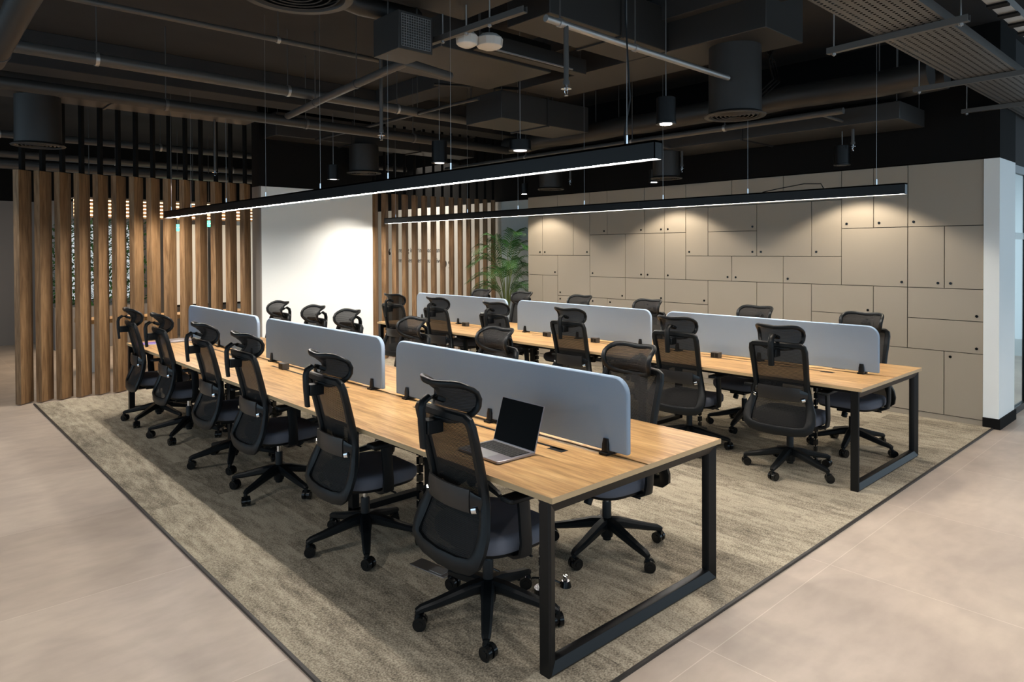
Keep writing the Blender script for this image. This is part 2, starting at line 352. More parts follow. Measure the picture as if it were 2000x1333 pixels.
# ------------------------------------------------------------------ office chair
YP = [(.36, -.252), (.40, -.246), (.46, -.220), (.54, -.186), (.60, -.167), (.66, -.160), (.70, -.166), (.80, -.190), (.90, -.216), (1.02, -.250)]
HW = [(.368, .0), (.370, .13), (.379, .200), (.402, .230), (.445, .240), (.50, .236), (.57, .214), (.63, .198), (.69, .194), (.80, .197), (.90, .201), (.965, .203), (.998, .196), (1.009, .178), (1.012, .08), (1.013, 0)]
def bow(x): return -.028*(1-min(1, (x/.22)**2))
def make_chair():
    root = empty('office_chair')
    # five-star base with castors
    base = MB().lathe([(.026, .070), (.034, .074), (.040, .110), (.042, .165), (.036, .180), (.028, .184)], n=20)
    for k in range(5):
        a = math.pi/2+2*math.pi*k/5; d = Vector((math.cos(a), math.sin(a), 0))
        rr = (.02, .08, .16, .25, .320, .342); zz = (.152, .146, .126, .104, .090, .080)
        sw = ((.032, .030), (.031, .027), (.028, .023), (.024, .019), (.021, .016), (.015, .012))
        base.sweep([d*r_+Vector((0, 0, z)) for r_, z in zip(rr, zz)], OCT, (0, 0, 1), scales=sw)
        base.cyl(d*.336+Vector((0, 0, .082)), d*.336+Vector((0, 0, .050)), .012, 10)
    base = base.build('base', 'plastic', root, smooth=True)
    for k in range(5):
        a = math.pi/2+2*math.pi*k/5; p = Vector((math.cos(a)*.336, math.sin(a)*.336, .0315))
        t = a+random.choice((.6, 1.2, 2.0, -.7, .2)); ax = Vector((math.cos(t), math.sin(t), 0)); fw = Vector((-ax.y, ax.x, 0))
        c = MB(); q = p+fw*.012
        for sgn in (-1, 1): c.cyl(q+ax*sgn*.007, q+ax*sgn*.027, .0315, 20); c.cyl(q+ax*sgn*.025, q+ax*sgn*.030, .016, 12)
        c.cyl(q-ax*.008, q+ax*.008, .020, 12)
        c.box(p.x-.012, p.x+.012, p.y-.012, p.y+.012, .040, .068, t)
        c.build('caster', 'gloss', base, smooth=True)
    MB().lathe([(.024, .055), (.026, .07), (.026, .27), (.024, .275)], n=18).build('gas_column', 'plastic', root, smooth=True)
    MB().lathe([(.0145, .27), (.0145, .352)], n=14).build('piston', 'chrome', root, smooth=True)
    mech = MB().box(-.075, .075, -.13, .14, .335, .378).box(-.11, .11, -.03, .09, .350, .385)
    mech.cyl((.075, .05, .352), (.25, .06, .352), .006, 8).cyl((-.075, .0, .352), (-.24, .0, .352), .006, 8)
    mech.cyl((0, .15, .335), (0, .17, .30), .024, 14)
    mech.sweep([(0, -.10, .350), (0, -.18, .350), (0, -.240, .366), (0, -.262, .40)], OCT, (0, 0, 1), scales=((.045, .014),)*4)
    mech.build('tilt_mechanism', 'plastic', root, bevel=.004)
    # seat
    def ring(sc, z, dy=0, n=40):
        o = []
        for i in range(n):
            q = 2*math.pi*i/n; cx = math.cos(q); sy = math.sin(q)
            x = math.copysign(abs(cx)**.55, cx)*.250*sc; y = math.copysign(abs(sy)**.55, sy)*.238*sc
            if y > 0: x *= 1-.06*(y/.238)
            zz = z - (.018*max(0, (y-.12)/.12)**2 if z > .42 else 0) - (.010*(1-(x/.25)**2) if z > .46 else 0)
            o.append((x, y+.035+dy, zz))
        return o
    def stack(layers):
        b = MB(); n = 40; vs = [p for l in layers for p in l]; k = len(layers)
        fs = [(j*n+i, j*n+(i+1) % n, (j+1)*n+(i+1) % n, (j+1)*n+i) for j in range(k-1) for i in range(n)]
        return b.add(vs, fs+[tuple(range(n))[::-1], tuple(range((k-1)*n, k*n))])
    stack([ring(.93, .392), ring(.99, .402), ring(1.0, .425), ring(.995, .452), ring(.955, .468), ring(.86, .474), ring(.6, .475), ring(.25, .474)]).build('seat', 'seat', root, smooth=True, auto=60)
    stack([ring(.78, .372), ring(.93, .380), ring(.95, .395)]).build('seat_shell', 'plastic', root, smooth=True)
    # back
    half = [(HW[i][1], HW[i][0]) for i in range(len(HW))]
    loop = half+[(-x, z) for x, z in half[-2:0:-1]]
    path = [(x, lerp(YP, z)+bow(x), z) for x, z in loop]
    def wid(x, z):
        if z < .40: return (.034, .013)
        if z < .55: return (.034, .018)
        if z < .66: return (.026, .020)
        if z < .9: return (.019, .020)
        return (.020, .018)
    MB().sweep(path, OCT, (0, 1, 0), True, [wid(x, z) for x, z in loop]).build('back_frame', 'plastic', root, smooth=True)
    def panel(z0, z1, wf, yo, nz=22, nx=14):
        b = MB(); vs = []
        for j in range(nz+1):
            z = z0+(z1-z0)*j/nz; wd = wf(z)
            for i in range(nx+1):
                x = -wd+2*wd*i/nx; vs.append((x, lerp(YP, z)+bow(x)+yo, z))
        return b.add(vs, [(j*(nx+1)+i, j*(nx+1)+i+1, (j+1)*(nx+1)+i+1, (j+1)*(nx+1)+i) for j in range(nz) for i in range(nx)])
    HWs = [(z, x) for z, x in HW]
    panel(.388, 1.0, lambda z: lerp(HWs, z), .004).build('back_mesh', 'mesh', root, smooth=True)
    lp = [(x*.90, -.216-.022*(1-(x/.18)**2), .640) for x in [-.175+.35*i/10 for i in range(11)]]
    lum = MB().sweep(lp, OCT, (0, 0, 1), scales=[(.009, .050)]*11).build('lumbar_support', 'lumbar', root, smooth=True, auto=60)
    for sx in (-1, 1):
        MB().sweep([(sx*.150, -.213, .640), (sx*.178, -.203, .636), (sx*.203, -.185, .632)], OCT, (0, 0, 1), scales=[(.010, .042), (.008, .034), (.006, .026)]).build('lumbar_arm', 'gloss', root, smooth=True)
        MB().sweep([(sx*.174, -.221, .602), (sx*.196, -.211, .608)], OCT, (0, 0, 1), scales=[(.006, .011), (.006, .012)]).build('lumbar_clip', 'chrome', root, smooth=True)
    # armrests
    for sx in (-1, 1):
        a = MB().sweep([(sx*.12, -.01, .372), (sx*.24, -.01, .372), (sx*.282, -.01, .392), (sx*.290, -.012, .45), (sx*.288, -.02, .58), (sx*.286, -.025, .645)], OCT, (0, 1, 0), scales=[(.012, .034)]*3+[(.013, .030)]*3)
        a = a.build('armrest', 'plastic', root, smooth=True)
        pd = [(sx*.283+x, y) for x, y in ((-.040, -.11), (-.034, -.125), (.034, -.125), (.042, -.11), (.046, .09), (.036, .125), (-.030, .128), (-.042, .10))]
        MB().prism(pd, .645, .668).build('arm_pad', 'plastic', a, bevel=.006)
    # headrest with its curved bracket
    def hy(s, t): return -.277+.072*s*s+.034*math.sin(math.pi*min(1, t/.85))-.040*max(0, (t-.62)/.38)**1.5*(.6+.7*abs(s))
    def hz(s, t):
        lo = .982+.012*abs(s)**2.4; hi = 1.142+.024*abs(s)**1.6
        return lo+(hi-lo)*t
    def hx(s, t): return .172*s*(1-.08*(1-t)**2)
    hp = []
    for i in range(44):
        q = 2*math.pi*i/44; c_, s_ = math.cos(q), math.sin(q)
        a_ = math.copysign(abs(c_)**.44, c_); b_ = .5+.5*math.copysign(abs(s_)**.54, s_)
        hp.append((hx(a_, b_), hy(a_, b_), hz(a_, b_)))
    hd = MB().sweep(hp, OCT, (0, 1, .2), True, [(.0145, .010)]*len(hp)).build('headrest', 'plastic', root, smooth=True, auto=70)
    hm = MB(); vs = []
    for j in range(13):
        t = .02+.96*j/12; sm = (1-min(1, abs(2*t-1))**3.7)**.22*.985
        for i in range(19):
            s = sm*(-1+2*i/18); vs.append((hx(s, t), hy(s, t), hz(s, t)))
    hm.add(vs, [(j*19+i, j*19+i+1, (j+1)*19+i+1, (j+1)*19+i) for j in range(12) for i in range(18)])
    hm.build('headrest_mesh', 'mesh', hd, smooth=True)
    MB().sweep([(0, -.352, .862), (0, -.356, .90), (0, -.360, .97), (0, -.362, 1.035), (0, -.354, 1.066), (0, -.326, 1.084), (0, -.290, 1.078), (0, -.252, 1.062)],
               OCT, (0, 1, .01), scales=[(.021, .011)]*2+[(.021, .013)]*5+[(.025, .013)]).build('headrest_bracket', 'plastic', hd, smooth=True)
    MB().box(-.034, .034, -.350, -.268, .925, .985).build('bracket_mount', 'plastic', root, bevel=.004)
    return root

CHAIRS = [
 # x, y, facing deg, base phase deg, label
 (2.096, 2.462, -3, -6, 'black mesh office chair at the laptop, closest to the camera of all'),
 (2.093, 3.572, -2, 6.6, 'black mesh chair right behind the laptop chair on the stone tile side'),
 (2.115, 4.815, -2, -28, 'black mesh chair, third from the camera on the near desk\'s tile side'),
 (2.128, 5.700, -2, 9.6, 'black mesh chair, fourth from the camera on the near desk\'s tile side'),
 (2.128, 6.83, -3, -7, 'black mesh chair, second from the left slats on the near desk\'s tile side'),
 (2.100, 7.68, -4, -16, 'black mesh chair beside the near desk\'s far foot, closest to the left slats'),
 (3.078, 2.555, 180, 25.6, 'black chair whose grey seat shows under the near desk\'s end'),
 (3.080, 3.79, 177, 30, 'black chair in the middle aisle, headrest just above the closest felt divider'),
 (3.080, 4.850, 178, -12, 'black middle aisle chair, headrest above the gap between two near dividers'),
 (3.080, 5.930, 182, 22, 'black chair with headrest against the right part of the white wall'),
 (3.080, 6.640, 181, 5, 'black chair with headrest against the middle of the white wall'),
 (3.080, 7.490, 183, 33, 'black chair with headrest against the left part of the white wall'),
 (5.222, 2.490, 4, 22, 'black mesh chair facing the far desk\'s camera end, all castors visible'),
 (5.225, 3.400, 3, -10, 'black mesh chair facing the far desk, second from its camera end'),
 (5.225, 4.640, 3, 16, 'black mesh chair facing the right part of the far desk\'s middle divider'),
 (5.225, 5.750, 3, 3, 'black mesh chair before the right edge of the far desk\'s smallest divider'),
 (5.225, 6.830, 4, -20, 'black mesh chair before the left part of the far desk\'s smallest divider'),
 (5.225, 7.790, 6, 30, 'black mesh chair before the right slats, at the far desk\'s left end'),
 (6.190, 2.40, 180, 28, 'black chair by the lockers, right end, partly behind the longest divider'),
 (6.192, 3.410, 180, 28, 'black chair by the lockers, headrest above the middle of the longest divider'),
 (6.192, 4.710, 181, -8, 'black chair by the lockers seen in the gap between two far dividers'),
 (6.192, 5.740, 180, 18, 'black chair by the lockers, headrest above the far desk\'s middle divider'),
 (6.192, 6.790, 180, 0, 'black chair right of the palm, behind the gap of the far dividers'),
 (6.192, 7.640, 180, 20, 'black chair left of the palm, headrest above the far desk\'s smallest divider'),
]
proto = make_chair()
def place(i, x, y, face, phase, label):
    c = proto if i == 0 else copy_tree(proto)
    c.location = (x, y, .010); rz = R(face-90); c.rotation_euler = (0, 0, rz)
    for ch in c.children:
        if ch.name.startswith('base'): ch.rotation_euler = (0, 0, R(phase)-rz)
    tag(c, label, 'chair', 'office chairs round the two desk rows')
for i, a in enumerate(CHAIRS): place(i, *a)

# ------------------------------------------------------------------ bench desks
def bench_desk(x0, name_lab):
    W = 1.262; y0 = 1.905; y1 = 8.32; zt = .75; Lm = (y1-y0)/3
    root = empty('bench_desk', (x0, y0, 0)); tag(root, name_lab, 'desk', 'long oak bench desks')
    for k in range(3):
        a = k*Lm+(.0007 if k else 0); b = (k+1)*Lm-.0007
        for (xa, xb) in ((0, W/2-.006), (W/2+.006, W)):
            MB().box(xa, xb, a, b, zt-.025, zt).build('tabletop', 'desk', root, bevel=.0012)
    MB().box(.0005, W-.0005, -.0008, .0002, zt-.0245, zt-.0005).box(-.0008, .0002, 0, y1-y0, zt-.0245, zt-.0005).build('edge_band', 'deskedge', root)
    MB().box(W/2-.0065, W/2+.0065, .002, y1-y0-.002, zt-.0245, zt-.006).build('centre_gap', 'plastic', root)
    # rectangular end frames of mitred bevelled profile
    def frame(yb, sgn):
        zb, zt2, xa, xb = 0.010, zt-.026, .004, W-.004
        prof = [(0, .006), (.010, 0), (.050, .018), (.054, .026), (.054, .058), (0, .058)]
        v = []; n = len(prof)
        for cx, cz, sx, sz in ((xa, zb, 1, 1), (xb, zb, -1, 1), (xb, zt2, -1, -1), (xa, zt2, 1, -1)):
            for r_, d in prof: v.append((cx+sx*r_, yb+sgn*d, cz+sz*r_))
        f = [(i*n+q, i*n+(q+1) % n, ((i+1) % 4)*n+(q+1) % n, ((i+1) % 4)*n+q) for i in range(4) for q in range(n)]
        return MB().add(v, f)
    frame(.020, 1).build('end_frame', 'blackmetal', root, bevel=.001)
    frame(y1-y0-.020, -1).build('end_frame', 'blackmetal', root, bevel=.001)
    for k in (1, 2):
        y = k*Lm
        MB().box(.30, .35, y-.03, y+.03, .010, zt-.026).box(W-.35, W-.30, y-.03, y+.03, .010, zt-.026).box(.30, W-.30, y-.03, y+.03, .010, .05).box(.05, W-.05, y-.03, y+.03, zt-.066, zt-.026).build('inner_frame', 'blackmetal', root, bevel=.002)
    for xr in (.12, W-.16):
        MB().box(xr, xr+.04, .06, y1-y0-.06, zt-.066, zt-.027).build('rail', 'blackmetal', root)
    MB().box(W/2-.11, W/2+.11, .25, y1-y0-.25, zt-.14, zt-.13).box(W/2-.11, W/2-.105, .25, y1-y0-.25, zt-.14, zt-.08).box(W/2+.105, W/2+.11, .25, y1-y0-.25, zt-.14, zt-.08).box(W/2-.02, W/2+.02, .25, y1-y0-.25, zt-.14, zt-.026).build('cable_tray', 'blackmetal', root)
    # dark cable slots let into the tops on each side of the divider
    for k in range(3):
        for sx in (-1, 1):
            xs = W/2+sx*.115
            MB().box(xs-.011, xs+.011, k*Lm+.42, k*Lm+1.72, zt-.004, zt+.0006).build('cable_slot', 'plastic', root)
            MB().box(xs-.040, xs+.011, k*Lm+.40, k*Lm+.50, zt-.004, zt+.0006).build('cable_slot', 'plastic', root)
    # jointed cable spines under each work place
    for k in range(6):
        y = (k+.5)*Lm/2
        s = MB()
        for j in range(11): s.box(W/2-.15-.018, W/2-.15+.018, y-.012, y+.012, .045+j*.054, .088+j*.054, .2*(j % 2)); s.cyl((W/2-.15, y, .04), (W/2-.15, y, .62), .006, 6)
        s.cyl((W/2-.15, y, .010), (W/2-.15, y, .04), .045, 14)
        s.build('cable_spine', 'gloss', root)
    return root
bench_desk(1.958, 'long oak-topped bench desk nearer the camera, with an open laptop on it')
bench_desk(5.082, 'long oak-topped bench desk beside the lockers, without any laptop on it')

# felt dividers
def divider(x, ya, yb, z0, z1, label, nm):
    root = empty('desk_divider', (x, (ya+yb)/2, .75)); tag(root, label, 'desk divider', 'felt dividers along the desks')
    L = (yb-ya)/2; h0 = z0-.75; h1 = z1-.75; r = .085; t = .015
    out = [(-L, h0), (L, h0)]
    for i in range(9):
        q = math.pi/2*i/8; out.append((L-r+r*math.cos(q), h1-r+r*math.sin(q)))
    for i in range(9):
        q = math.pi/2+math.pi/2*i/8; out.append((-L+r+r*math.cos(q), h1-r+r*math.sin(q)))
    n = len(out); v = [(-t, y, z) for y, z in out]+[(t, y, z) for y, z in out]
    MB().add(v, [tuple(range(n)), tuple(range(n, 2*n))[::-1]]+[(i, (i+1) % n, n+(i+1) % n, n+i) for i in range(n)]).build('panel', 'felt', root, bevel=.008, seg=3)
    for y in (-L+.125, 0, L-.14):
        c = MB(); w2 = .021
        for sx in (-1, 1):
            c.sweep([(sx*.0235, y, .001), (sx*.0225, y, .05), (sx*.0205, y, .078)], OCT, (1, 0, 0), scales=[(w2, .0075), (w2*.92, .0065), (w2*.7, .004)])
            c.box(min(sx*.016, sx*.045), max(sx*.016, sx*.045), y-.024, y+.024, 0.0006, .012)
        c.box(-.03, .03, y-.02, y+.02, .0006, .020)
        c.build('clamp', 'blackmetal', root, smooth=True)
    return root
for x, tab, dz in ((2.589, ('closest grey-blue felt divider, standing behind the open laptop', 'grey-blue felt divider in the middle of the near desk', 'grey-blue felt divider at the slat screen end of the near desk'), 0), (5.713, ('grey-blue felt divider at the camera end of the far desk', 'grey-blue felt divider in the middle of the far desk', 'shortest-looking felt divider, far end of the far desk, before slats and palm'), 0)):
    for (ya, yb), lab in zip(((2.012, 3.98), (4.157, 6.125), (6.31, 8.255)), tab): divider(x, ya, yb, .768, 1.132, lab, '')

# pop-up power sockets on the desks
def socket(x, y, label):
    root = empty('power_socket', (x, y, .7506)); tag(root, label, 'power socket', 'pop-up power sockets on the desks')
    MB().box(-.030, .030, -.040, .040, 0, .052).build('housing', M['socket'], root, bevel=.003)
    MB().box(-.0312, -.030, -.034, -.003, .008, .044).box(-.0312, -.030, .003, .034, .008, .044).build('outlet', 'plastic', root)
for i, (x, y, l) in enumerate(((2.478, 5.53, 'small steel power socket on the near desk beside its middle divider'),
          (5.597, 3.36, 'small steel power socket right of the far desk\'s second chair, by the longest divider'),
          (5.597, 4.80, 'small steel power socket on the far desk near the right end of its middle divider'),
          (5.597, 5.52, 'small steel power socket on the far desk near the left end of its middle divider'),
          (5.597, 7.00, 'small steel power socket on the far desk in front of its smallest divider'))): socket(x, y, l)

# ------------------------------------------------------------------ laptops
def laptop(loc, rz, open_, label):
    root = empty('laptop', loc, rz); tag(root, label, 'laptop')
    w2, d = .157, .232
    b = MB().prism([(-w2, -d/2+.008), (-w2+.008, -d/2), (w2-.008, -d/2), (w2, -d/2+.008), (w2, d/2), (-w2, d/2)], .002, .014).build('body', 'alu', root, bevel=.002)
    if open_:
        kb = MB().box(-.142, .142, -.020, .098, .0137, .0143).build('keyboard', 'screen', b)
        for j in range(6):
            n = 14 if j else 10; y = -.016+j*.0187
            for i in range(14):
                if j == 0 and 4 <= i <= 8:
                    if i == 4: MB().box(-.058, .048, y, y+.0155, .0143, .0152).build('key', 'keys', b)
                    continue
                MB().box(-.139+i*.01995, -.139+i*.01995+.0165, y, y+.0155, .0143, .0152).build('key', 'keys', b)
        MB().box(-.062, .062, -.108, -.028, .0138, .01415).build('touchpad', 'steel', b)
        ang = R(17)
        lid = MB()
        def q(x, s, o): return (x, d/2-.004+math.sin(ang)*s+math.cos(ang)*o, .014+math.cos(ang)*s-math.sin(ang)*o)
        def slab(x0, x1, s0, s1, o0, o1):
            lid.add([q(x0, s0, o0), q(x1, s0, o0), q(x1, s1, o0), q(x0, s1, o0), q(x0, s0, o1), q(x1, s0, o1), q(x1, s1, o1), q(x0, s1, o1)],
                    [(0, 1, 2, 3), (7, 6, 5, 4), (0, 4, 5, 1), (1, 5, 6, 2), (2, 6, 7, 3), (3, 7, 4, 0)])
        slab(-w2, w2, 0, .222, 0, .005); l = lid.build('lid', 'alu', root)
        lid = MB(); slab(-w2+.003, w2-.003, .004, .219, -.0006, 0); lid.build('screen', 'screen', l)
    else:
        MB().prism([(-w2, -d/2+.008), (-w2+.008, -d/2), (w2-.008, -d/2), (w2, -d/2+.008), (w2, d/2), (-w2, d/2)], .0142, .019).build('lid', 'alu', root, bevel=.0015)
    return root
laptop((2.200, 2.522, .750), R(-92), True, 'open laptop with black screen and silver keyboard deck on the near desk')
laptop((2.385, 8.08, .750), R(-4), False, 'closed silver laptop at the far end of the near desk')
t = empty('tablet', (2.09, 8.03, .750), R(-3)); tag(t, 'thin tablet with a purple patterned cover at the far end of the near desk', 'tablet')
MB().box(-.13, .13, -.09, .09, 0, .010).build('body', 'alu', t, bevel=.003)
MB().box(-.128, .128, -.088, .088, .010, .0115).build('cover', 'purple', t)
# floor plate and a plug left on the carpet
t = empty('floor_box', (2.19, 3.04, .010), R(8)); tag(t, 'flat grey metal floor outlet plate on the carpet beneath the nearest chairs', 'floor outlet')
MB().box(-.045, .045, -.13, .13, 0, .005).build('plate', 'steel', t, bevel=.001)
MB().box(-.030, .030, -.10, -.01, .005, .007).build('lid', 'zinc', t)
t = empty('power_plug', (2.575, 2.41, .010), R(20)); tag(t, 'black power plug with shiny pins lying on the carpet under the near desk', 'plug')
MB().cyl((0, 0, 0), (0, 0, .030), .030, 16, .022).build('body', 'gloss', t, smooth=True)
MB().box(-.012, -.006, -.004, .004, .030, .055).box(.006, .012, -.004, .004, .030, .055).box(-.003, .003, .008, .014, .030, .055).build('pins', 'chrome', t)
MB().tube([(0, .03, .012), (.03, .10, .006), (.0, .18, .006), (-.06, .24, .006), (-.03, .36, .006), (.02, .5, .006)], .005, 8).build('cord', 'gloss', t, smooth=True)

# ------------------------------------------------------------------ slat screens
def screen(xs, ys, zt, th, label, poles):
    root = empty('slat_screen', (xs[0], ys, 0)); tag(root, label, 'slat screen', 'oak slat screens')
    dR = Vector((math.cos(th), math.sin(th))); dL = Vector((-math.sin(th), math.cos(th)))
    for x in xs:
        a = Vector((x-xs[0], 0)); W_, D_ = .192, .068
        b = MB().prism([tuple(a), tuple(a+dR*W_), tuple(a+dR*W_+dL*D_), tuple(a+dL*D_)], 0.010, zt)
        o = b.build('slat', 'slat', root, bevel=.0015)
        c = a+dR*.096+dL*.034
        if poles: MB().box(c.x-.028, c.x+.028, c.y-.018, c.y+.018, zt, ZC, th).build('support_pole', 'black', o)
screen([1.159+.1958*i for i in range(14)], 9.487, 2.672, R(44), 'row of angled oak slats on the left, beside the aisle and near desk', True)
screen([5.766+.1928*i for i in range(14)], 9.487, 2.655, R(44), 'row of angled oak slats right of the white wall, in front of the wall lettering', True)

# ------------------------------------------------------------------ locker wall
def lockers():
    root = empty('locker_wall', (7.90, 1.832, 0)); tag(root, 'taupe locker wall of mixed rectangular doors with round black locks', 'lockers')
    gx = lambda c: (19-c)*.3352; Z = [.06, .38, .703, 1.02, 1.335, 1.652, 1.962, 2.285, 2.604]
    MB().box(.004, .37, 0, 6.368, .055, 2.606).build('carcass', 'lockergap', root)
    MB().box(-.012, .37, 0, 6.368, 0, .056).build('plinth', 'locker', root)
    P = [(17, 19, 6, 8, 'BL'), (17, 18, 4, 6, 'BR'), (18, 19, 4, 6, 'BL'), (17, 19, 3, 4, 'BR'), (17, 19, 2, 3, 'BR'), (16, 18, 0, 2, 'TL'), (18, 19, 0, 2, 'TL'),
         (15, 17, 4, 6, 'BR'), (15, 16, 6, 8, 'BL'), (16, 17, 6, 8, 'BL'), (14, 16, 3, 4, 'BR'), (16, 17, 2, 4, ''), (14, 16, 2, 3, 'BR'),
         (13, 15, 4, 5, 'BL'), (14, 15, 5, 7, 'BL'), (12, 14, 5, 7, 'BL'), (13, 15, 7, 8, ''), (11, 13, 7, 8, ''), (9, 11, 7, 8, ''), (9, 10, 5, 7, 'BL'), (10, 12, 6, 7, 'BR'), (10, 12, 5, 6, 'BR'),
         (9, 11, 4, 5, 'BR'), (11, 13, 4, 5, 'BL'), (13, 14, 2, 4, ''), (12, 13, 2, 4, ''), (10, 12, 2, 4, ''), (8, 10, 3, 4, 'BR'), (8, 10, 2, 3, ''), (8, 9, 4, 6, 'BL'), (8, 9, 6, 8, 'BL'),
         (7, 8, 4, 6, 'BL'), (7, 8, 6, 8, 'BR'), (6, 7, 4, 6, 'BR'), (5, 7, 6, 8, 'BR'), (4, 5, 6, 8, 'BR'), (4, 6, 4, 6, 'BL'), (4, 6, 3, 4, 'BR'), (6, 8, 3, 4, 'BR'), (4, 5, 2, 3, 'TL'), (5, 7, 2, 3, 'TL'), (7, 8, 2, 3, 'TL'),
         (2, 4, 3, 5, 'BL'), (0, 2, 4, 5, 'BR'), (0, 1, 5, 7, 'BR'), (1, 3, 5, 7, 'BL'), (3, 4, 5, 7, 'BR'), (0, 2, 7, 8, ''), (2, 4, 7, 8, ''), (0, 1, 2, 4, ''), (1, 2, 2, 4, ''), (2, 4, 2, 3, 'TL')]
    P += [(c, c+2, 0, 2, 'TL') for c in range(0, 16, 2)]
    g = .0035
    for a, b, lo, hi, k in P:
        y1 = gx(a)-g; y0 = gx(b)+g; z0 = Z[lo]+g; z1 = Z[hi]-g
        d = MB().box(-.018, .003, y0, y1, z0, z1).build('door', 'locker', root, bevel=.001)
        if k:
            z = z0+.048 if k[0] == 'B' else z1-.048; y = y1-.052 if k[1] == 'L' else y0+.052
            MB().cyl((-.018, y, z), (-.023, y, z), .0135, 16).cyl((-.023, y, z), (-.0265, y, z), .008, 12).box(-.0285, -.0262, y-.0015, y+.0015, z-.006, z+.006).build('lock', 'gloss', d)
lockers()

# ------------------------------------------------------------------ linear pendants
def beam(x, y0, y1, wires, joints, label, stops={}):
    z0 = 2.150; h = .084; w2 = .030
    root = empty('linear_pendant_light', (x, y0, z0)); tag(root, label, 'pendant light', 'long black linear pendant lights')
    L = y1-y0
    MB().box(-w2, -w2+.004, 0, L, 0, h).box(w2-.004, w2, 0, L, 0, h).box(-w2, w2, 0, L, h-.01, h).box(-w2, w2, 0, .004, 0, h).box(-w2, w2, L-.004, L, 0, h).build('housing', 'blackmetal', root)
    MB().box(-w2+.0045, w2-.0045, .0045, L-.0045, .0035, .011).build('light_strip', 'strip', root)
    for y in wires:
        tp = stops.get(y, ZC)
        MB().cyl((0, y-y0, h), (0, y-y0, h+.045), .006, 8).build('cable_gripper', 'chrome', root)
        MB().cyl((0, y-y0, h+.045), (0, y-y0, tp-z0), .0016, 6).build('suspension_wire', 'wire', root)
    for y in joints: MB().box(-w2-.0006, w2+.0006, y-y0-.001, y-y0+.001, -.0006, h+.0004).build('joint', 'trim', root)
    return root
b1 = beam(2.612, 1.86, 9.15, (2.04, 3.405, 4.12, 5.12, 6.18, 7.157, 8.24, 8.96), (4.3, 6.7), 'brighter linear pendant light hanging above the near desk', {3.405: 3.42, 4.12: 3.10, 7.157: 3.10})
b2 = beam(5.725, 1.83, 9.10, (2.04, 3.12, 4.025, 5.06, 6.13, 7.11, 8.83), (4.306, 6.675), 'linear pendant light hanging above the far desk, in front of the lockers')
MB().tube([(0, .19, .084), (.006, .20, .14), (.012, .17, .3), (-.01, .18, .7), (.02, .2, 1.2), (0, .19, ZC-2.15)], .004, 8, (1, 0, 0)).build('power_cord', 'plastic', b1, smooth=True)
MB().tube([(0, .62, .088), (0, .64, .125), (0, .78, .135), (0, 1.0, .11), (0, 1.15, .088)], .004, 8, (1, 0, 0)).build('power_cord', 'plastic', b2, smooth=True)

# ------------------------------------------------------------------ ceiling services
def diffuser(x, y, z, r, top, label):
    root = empty('air_diffuser', (x, y, z)); tag(root, label, 'air vent', 'round ceiling air diffusers')
    MB().lathe([(r*.87, .034), (r*.86, top-z)], n=40, cap=False).build('duct', 'duct', root, smooth=True)
    b = MB()
    b.lathe([(r*1.0, .006), (r*1.02, .014), (r*.88, .036), (r*.80, .036), (r*.86, .006), (r*1.0, .006)], n=48, cap=False)
    b.build('rim', 'duct', root, smooth=True)
    for i in range(5):
        q = .74-.14*i
        b2_ = MB(); n = 40; pr = [(r*q, .006), (r*(q+.075), .026), (r*(q+.065), .030), (r*(q-.015), .010)]; vs = []
        for rr, zz in pr:
            for k in range(n): a = 2*math.pi*k/n; vs.append((rr*math.cos(a), rr*math.sin(a), zz))
        b2_.add(vs, [(j*n+k, j*n+(k+1) % n, ((j+1) % 4)*n+(k+1) % n, ((j+1) % 4)*n+k) for j in range(4) for k in range(n)])
        b2_.build('vane', 'duct', root, smooth=True)
    MB().cyl((0, 0, .012), (0, 0, .018), r*.10, 16).build('hub', 'duct', root)
diffuser(5.376, 3.049, 2.86, .250, 3.45, 'large round diffuser at top right, hanging under a rectangular duct, nearest the lockers')
diffuser(1.400, 2.960, 2.885, .250, 3.6, 'round diffuser cut by the top edge of the picture above the near desk')
diffuser(1.279, 8.989, 2.88, .250, 3.42, 'round diffuser above the first slats of the left screen')
diffuser(5.317, 9.046, 2.88, .250, 3.30, 'round diffuser above the white wall')
diffuser(7.24, 5.04, 2.612, .192, 2.95, 'round diffuser above the middle of the lockers')
diffuser(7.24, 7.05, 2.612, .192, 2.95, 'small round diffuser above the far left end of the lockers')

def downlight(x, y, z, r, h, label, lit, top=None):
    root = empty('pendant_downlight', (x, y, z)); tag(root, label, 'ceiling lamp', 'black cylinder downlights')
    MB().lathe([(r*.9, .006), (r*1.06, 0), (r*1.08, .012), (r, .016), (r, h), (r*.9, h+.004)], n=32).build('shade', 'blackmetal', root, smooth=True)
    MB().cyl((0, 0, -.001), (0, 0, .0055), r*.62, 24).build('bulb', lit, root)
    MB().cyl((0, 0, h), (0, 0, (top or ZC)-z), .0035, 8).build('stem', 'wire', root)
downlight(4.42, 3.08, 2.69, .072, .20, 'lit black cylinder downlight beside the end of the nearer linear pendant', 'lampglow')
downlight(4.587, 4.878, 2.70, .105, .10, 'shallow downlight with a wide pale disc above the gap of the desks', 'lampdim')
downlight(4.56, 6.15, 2.70, .085, .24, 'black cylinder downlight behind the middle of the nearer linear pendant', 'lampdim')
downlight(4.424, 8.31, 2.68, .075, .19, 'black cylinder downlight in front of the white wall', 'lampdim')
downlight(7.34, 2.95, 2.60, .075, .20, 'black cylinder downlight hanging above the right part of the lockers', 'lampoff', 2.95)
downlight(7.34, 5.30, 2.60, .06, .16, 'black cylinder downlight above the middle of the lockers, hidden partly by pendant light', 'lampglow', 2.95)
downlight(7.34, 7.72, 2.60, .06, .16, 'black cylinder downlight above the left end of the lockers', 'lampglow', 2.95)

